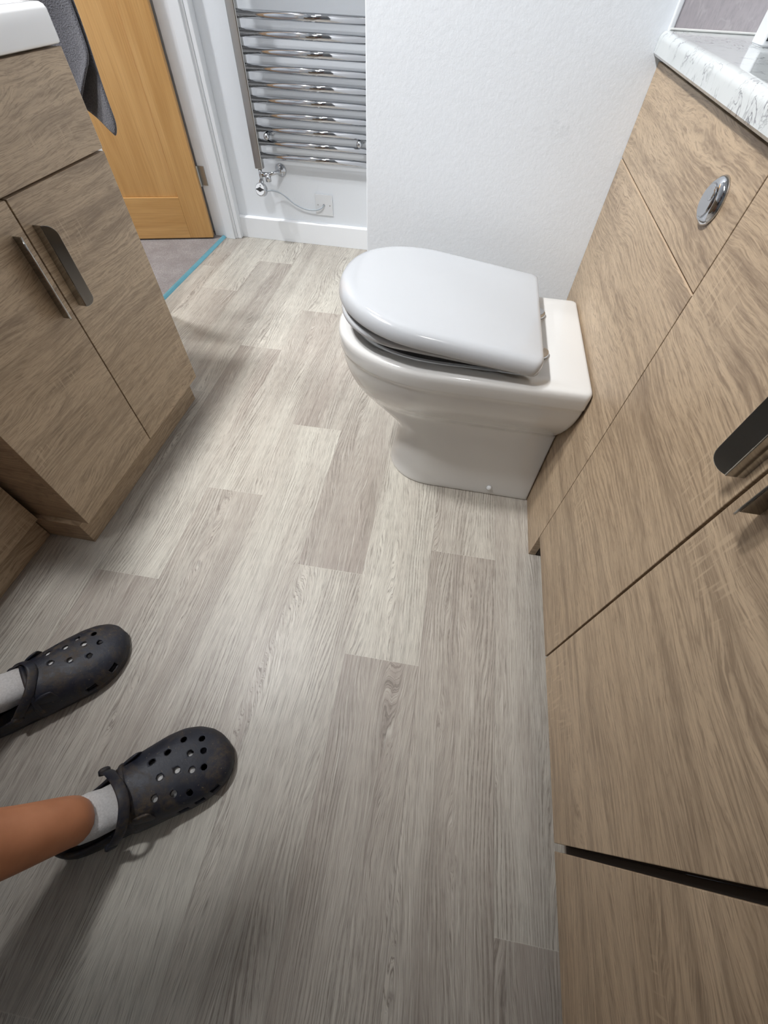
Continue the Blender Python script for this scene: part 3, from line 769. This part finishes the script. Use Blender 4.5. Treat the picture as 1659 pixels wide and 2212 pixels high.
def foot_cloth(o_, a_):
    P = [(.072, .006, .084), (.066, .005, .060), (.035, .005, .046), (.125, .004, .060), (.165, .003, .054), (.205, .002, .044), (.255, .004, .040), (.0735, .006, .0935)]
    Rr = [(.0420, .0420), (.040, .040), (.034, .034), (.038, .036), (.042, .029), (.045, .024), (.034, .018), (.0405, .0405)]
    return skin_mesh('ankle_sock', [f2w(o_, a_, *p) for p in P], [(1,0),(1,2),(1,3),(3,4),(4,5),(5,6),(0,7)], Rr, 1, M['sock'], pr_, 2, off)
foot_cloth(RO, RA); foot_cloth(LO, LA)
# shorts and shirt (above the frame)
def hull_cloth(name, V_, E_, R_, m): return skin_mesh(name, V_, E_, R_, 0, m, pr_, 2, off)
hull_cloth('shorts', [(-.70,-.15,.95), (-.635,-.215,.82), (-.600,-.195,.60), (-.775,-.090,.82), (-.783,-.045,.60), (-.705,-.155,1.04)], [(0,1),(1,2),(0,3),(3,4),(0,5)], [(.15,.12),.105,.085,.105,.085,(.135,.105)], M['cloth'])
q1 = lambda f, s, z: (-.60+f*math.cos(R(45))-s*math.sin(R(45)), -.05+f*math.sin(R(45))+s*math.cos(R(45)), z)
hull_cloth('shirt', [(-.645,-.095,1.18), (-.695,-.145,1.00), (-.615,-.065,1.30), (-.580,-.030,1.385), q1(-.01,.17,1.34), q1(-.05,.205,1.17), q1(-.01,-.17,1.34), q1(-.05,-.205,1.17)], [(0,1),(0,2),(2,3),(2,4),(4,5),(2,6),(6,7)],
           [(.145,.105),(.145,.115),(.155,.11),.075,.068,.058,.068,.058], M['shirt'])
hull_cloth('hair', [(-.500,.050,1.585), (-.502,.048,1.655), (-.535,.015,1.56)], [(0,1),(0,2)], [.088,.06,.075], M['hair'])

def clog(o_, a_, mir, holes, slots, strap, label, rx_off):
    """mir=+1: medial side is +y"""
    def wv(x):   # half width
        P = [(0, .001), (.006, .020), (.02, .033), (.05, .042), (.09, .046), (.13, .052), (.17, .060), (.21, .0655), (.24, .065), (.265, .058), (.285, .045), (.298, .028), (.305, .002)]
        for (a, b), (c, d_) in zip(P, P[1:]):
            if x <= c: return b+(d_-b)*(x-a)/(c-a)
        return P[-1][1]
    def cv(x): return mir*(.010 + .0*x - .006*max(0, (.12-x)/.12)) if x < .2 else mir*(.010-.02*((x-.2)/.105)**2*.6)
    def hv(x):
        P = [(.10, .092), (.145, .088), (.18, .080), (.215, .069), (.25, .057), (.275, .047), (.292, .038), (.302, .028), (.3055, .020)]
        for (a, b), (c, d_) in zip(P, P[1:]):
            if x <= c: return b+(d_-b)*(x-a)/(c-a)
        return P[-1][1]
    W_ = lambda x, y, z: tuple(Vector(f2w(o_, a_, x, y, z)) - Vector(off))
    def part(mb, name, mtl, par, **kw):
        o = mb.build(name, mtl, par, local=True, **kw); return o
    # sole
    xs = [0, .003, .008, .015, .025, .04, .06, .09, .12, .15, .18, .21, .235, .255, .27, .283, .293, .300, .304, .3055]
    def outline(g, z, k_=1.0):
        pts = [W_(x+(g*.6 if x > .15 else -g*.6), cv(x)+wv(x)+g, z) for x in xs] + [W_(x+(g*.6 if x > .15 else -g*.6), cv(x)-wv(x)-g, z) for x in xs[::-1]]
        return pts
    mb = MB().loft([outline(-.004, .0008), outline(.0005, .004), outline(.0022, .010), outline(.001, .018), outline(-.001, .022), outline(-.012, .0225)])
    sole = part(mb, 'clog', M['clog'], pr_, smooth=True)
    # dome
    mb = MB(); rows = []
    nx, nt = 30, 36
    for i in range(nx+1):
        u = i/nx; x = .143+(.3050-.143)*(1-(1-u)**1.6)
        w_, c_, h_ = wv(x), cv(x), hv(x)
        row = []
        for j in range(nt+1):
            t = math.pi*j/nt
            yy = c_ + w_*math.copysign(abs(math.cos(t))**.72, math.cos(t))
            zz = .014 + (h_-.014)*abs(math.sin(t))**.80
            xx = x - (.0 if u > .25 else (.25-u)*.10*(abs(math.cos(t))**2))
            row.append(mb.bm.verts.new(W_(xx, yy, zz)))
        rows.append(row)
    for a, b in zip(rows, rows[1:]):
        for j in range(nt): mb.bm.faces.new((a[j], a[j+1], b[j+1], b[j]))
    dome = part(mb, 'upper', M['clog'], sole, smooth=True)
    bmesh_n = dome.modifiers.new('solid', 'SOLIDIFY'); bmesh_n.thickness = .0045; bmesh_n.offset = 0
    sb = dome.modifiers.new('sub', 'SUBSURF'); sb.levels = 1; sb.render_levels = 1
    cut = MB()
    for (hx0, hy0) in holes:
        c = Vector(W_(hx0, hy0, .02))
        cut.tube([c, c+Vector((0, 0, .1))], .0053, 14)
    for (hx0, hy0, z_, dx, dy) in slots:
        c = Vector(W_(hx0, hy0, z_)); e = Vector(W_(hx0+dx, hy0+dy, z_)); nrm = Vector((-(e-c).y, (e-c).x, 0)).normalized()
        cut.loft([[c+nrm*s_+Vector((0,0,-.006)), e+nrm*s_+Vector((0,0,-.006)), e+nrm*s_+Vector((0,0,.006)), c+nrm*s_+Vector((0,0,.006))] for s_ in (-.025, .025)])
    co = cut.build('cutter', None, pr_, local=True)
    bo = dome.modifiers.new('holes', 'BOOLEAN'); bo.operation = 'DIFFERENCE'; bo.object = co; bo.solver = 'EXACT'
    dome.parent = sole
    apply_mods(dome)
    bpy.data.objects.remove(co)
    dome.data.polygons.foreach_set('use_smooth', [True]*len(dome.data.polygons))
    # heel wall
    mb = MB()
    path = [(x, 1) for x in (.170, .15, .135, .12, .10, .08, .06, .04, .025, .015, .007, .002)] + [(.0, 0)] + [(x, -1) for x in (.002, .007, .015, .025, .04, .06, .08, .10, .12, .135, .15, .170)]
    rows = []
    for x, sd in path:
        zt = .040 + (.012 if x < .03 else 0) + (.040*max(0, (x-.075)/.075)**1.3)
        zt = min(zt, .079); ins = .006
        y0 = cv(x)+sd*wv(x); 
        inw = -sd
        pts = [W_(x, y0, .012), W_(x+(.001 if x < .02 else 0), y0+inw*.001, .03 if zt > .05 else zt*.7), W_(x+(.004 if x < .02 else 0), y0+inw*(.003+.10*max(0, zt-.045)), zt*.93), W_(x+(.006 if x < .02 else 0), y0+inw*(.006+.16*max(0, zt-.045)), zt)]
        rows.append([mb.bm.verts.new(p) for p in pts])
    for a, b in zip(rows, rows[1:]):
        for j in range(3): mb.bm.faces.new((a[j], a[j+1], b[j+1], b[j]))
    hw_ = part(mb, 'heel_wall', M['clog'], sole, smooth=True)
    s_ = hw_.modifiers.new('solid', 'SOLIDIFY'); s_.thickness = .006; s_.offset = 0
    sb = hw_.modifiers.new('sub', 'SUBSURF'); sb.levels = 2; sb.render_levels = 2
    # raised collar round the opening
    ring = []
    for j in range(21):
        t = math.pi*(.06+.88*j/20); x = .143
        ring.append(W_(x-.012*abs(math.cos(t))**2-.001, cv(x)+wv(x)*math.copysign(abs(math.cos(t))**.72, math.cos(t)), .014+(hv(x)-.014)*abs(math.sin(t))**.80+.001))
    part(MB().tube(ring, .0048, 12), 'collar', M['clog'], sole, smooth=True)
    # strap
    pts = bez(strap, 8); mb = MB(); loops = []
    for i, p in enumerate(pts):
        a = pts[max(i-1, 0)]; b = pts[min(i+1, len(pts)-1)]
        tdir = (b-a).normalized(); cen = Vector((.085, cv(.085), .02)); outw = (p-cen); outw = (outw-tdir*outw.dot(tdir)).normalized(); side = tdir.cross(outw)
        wd = .0085; tk = .0028
        loops.append([W_(*(p + side*wd*math.cos(t) + outw*tk*math.sin(t))) for t in [2*math.pi*kk/12 for kk in range(12)]])
    mb.loft(loops)
    st = part(mb, 'strap', M['clog'], sole, smooth=True)
    for pp_ in (strap[0], strap[-1]):
        sd = 1 if pp_[1] > 0 else -1
        c = Vector(W_(*pp_)); ax = Vector(W_(pp_[0], pp_[1]+sd, pp_[2]))-c
        part(MB().lathe(c-ax*.003, ax, [(0, .0095), (.007, .0095), (.009, .0075), (.0095, .001)], 24), 'rivet', M['clog'], sole, smooth=True)
    return sole

holes_r = [(.240,.048),(.268,.035),(.213,.038),(.246,.019),(.266,.013),(.188,.034),(.221,.002),(.242,-.009),(.260,-.014),(.195,.004),(.180,-.023),(.207,-.030),(.228,-.040)]
cr = clog(RO, RA, 1, holes_r, [(.196, -.060, .030, .018, 0), (.224, -.060, .030, .018, 0), (.252, -.050, .030, .014, .008)],
     [(.093, -.047, .046), (.108, -.050, .066), (.130, -.040, .088), (.145, -.012, .1015), (.142, .018, .1010), (.124, .050, .082), (.104, .066, .056)], '', 0)
holes_l = [(.261,.022),(.265,-.005),(.233,.029),(.241,.007),(.219,.055),(.197,.042),(.212,.018),(.183,.023),(.184,-.003),(.212,-.016),(.242,-.025)]
cl_ = clog(LO, LA, -1, holes_l, [(.205, -.068, .030, .020, 0), (.250, -.058, .030, .016, .008)],
     [(.093, -.054, .046), (.112, -.056, .068), (.140, -.044, .087), (.158, -.012, .094), (.156, .012, .094), (.138, .032, .080), (.110, .044, .052)], '', 0)
cr['label'] = 'right clog with the strap pushed forward over the instep'
cl_['label'] = 'left clog, muddier across the toes'

# ------------------------------------------------------------------ ceiling downlights and added fill lamps (out of frame)
LLAB = ['ceiling spotlight above the vanity unit, nearer the person', 'ceiling spotlight above the vanity unit, farther along the room', 'added fill spotlight near the front wall, aimed at the toilet', 'added round fill light in front of the towel radiator', 'round ceiling light in the hallway beyond the door']
for i, (x, y, r, w, cone, col, aim) in enumerate(LIGHTS):
    f = empty('downlight_or_fill', (x, y, ZC), LLAB[i % len(LLAB)], 'ceiling light')
    MB().lathe((x, y, ZC-.0005), (0, 0, -1), [(0, r+.02), (.006, r+.018), (.008, r+.008), (.004, r+.004)], 40).build('light_rim', M['gloss_white'], f, smooth=True)
    if cone:
        ld = bpy.data.lights.new('lamp', 'SPOT'); ld.spot_size = R(cone); ld.spot_blend = 1.0; ld.shadow_soft_size = r
    else:
        ld = bpy.data.lights.new('lamp', 'AREA'); ld.shape = 'DISK'; ld.size = r*2
    ld.energy = w; ld.color = col
    lo = bpy.data.objects.new('lamp', ld); C.objects.link(lo); lo.parent = f; lo.location = (0, 0, -.015)
    if aim: lo.rotation_euler = (Vector(aim) - Vector((x, y, ZC-.015))).to_track_quat('-Z', 'Y').to_euler()
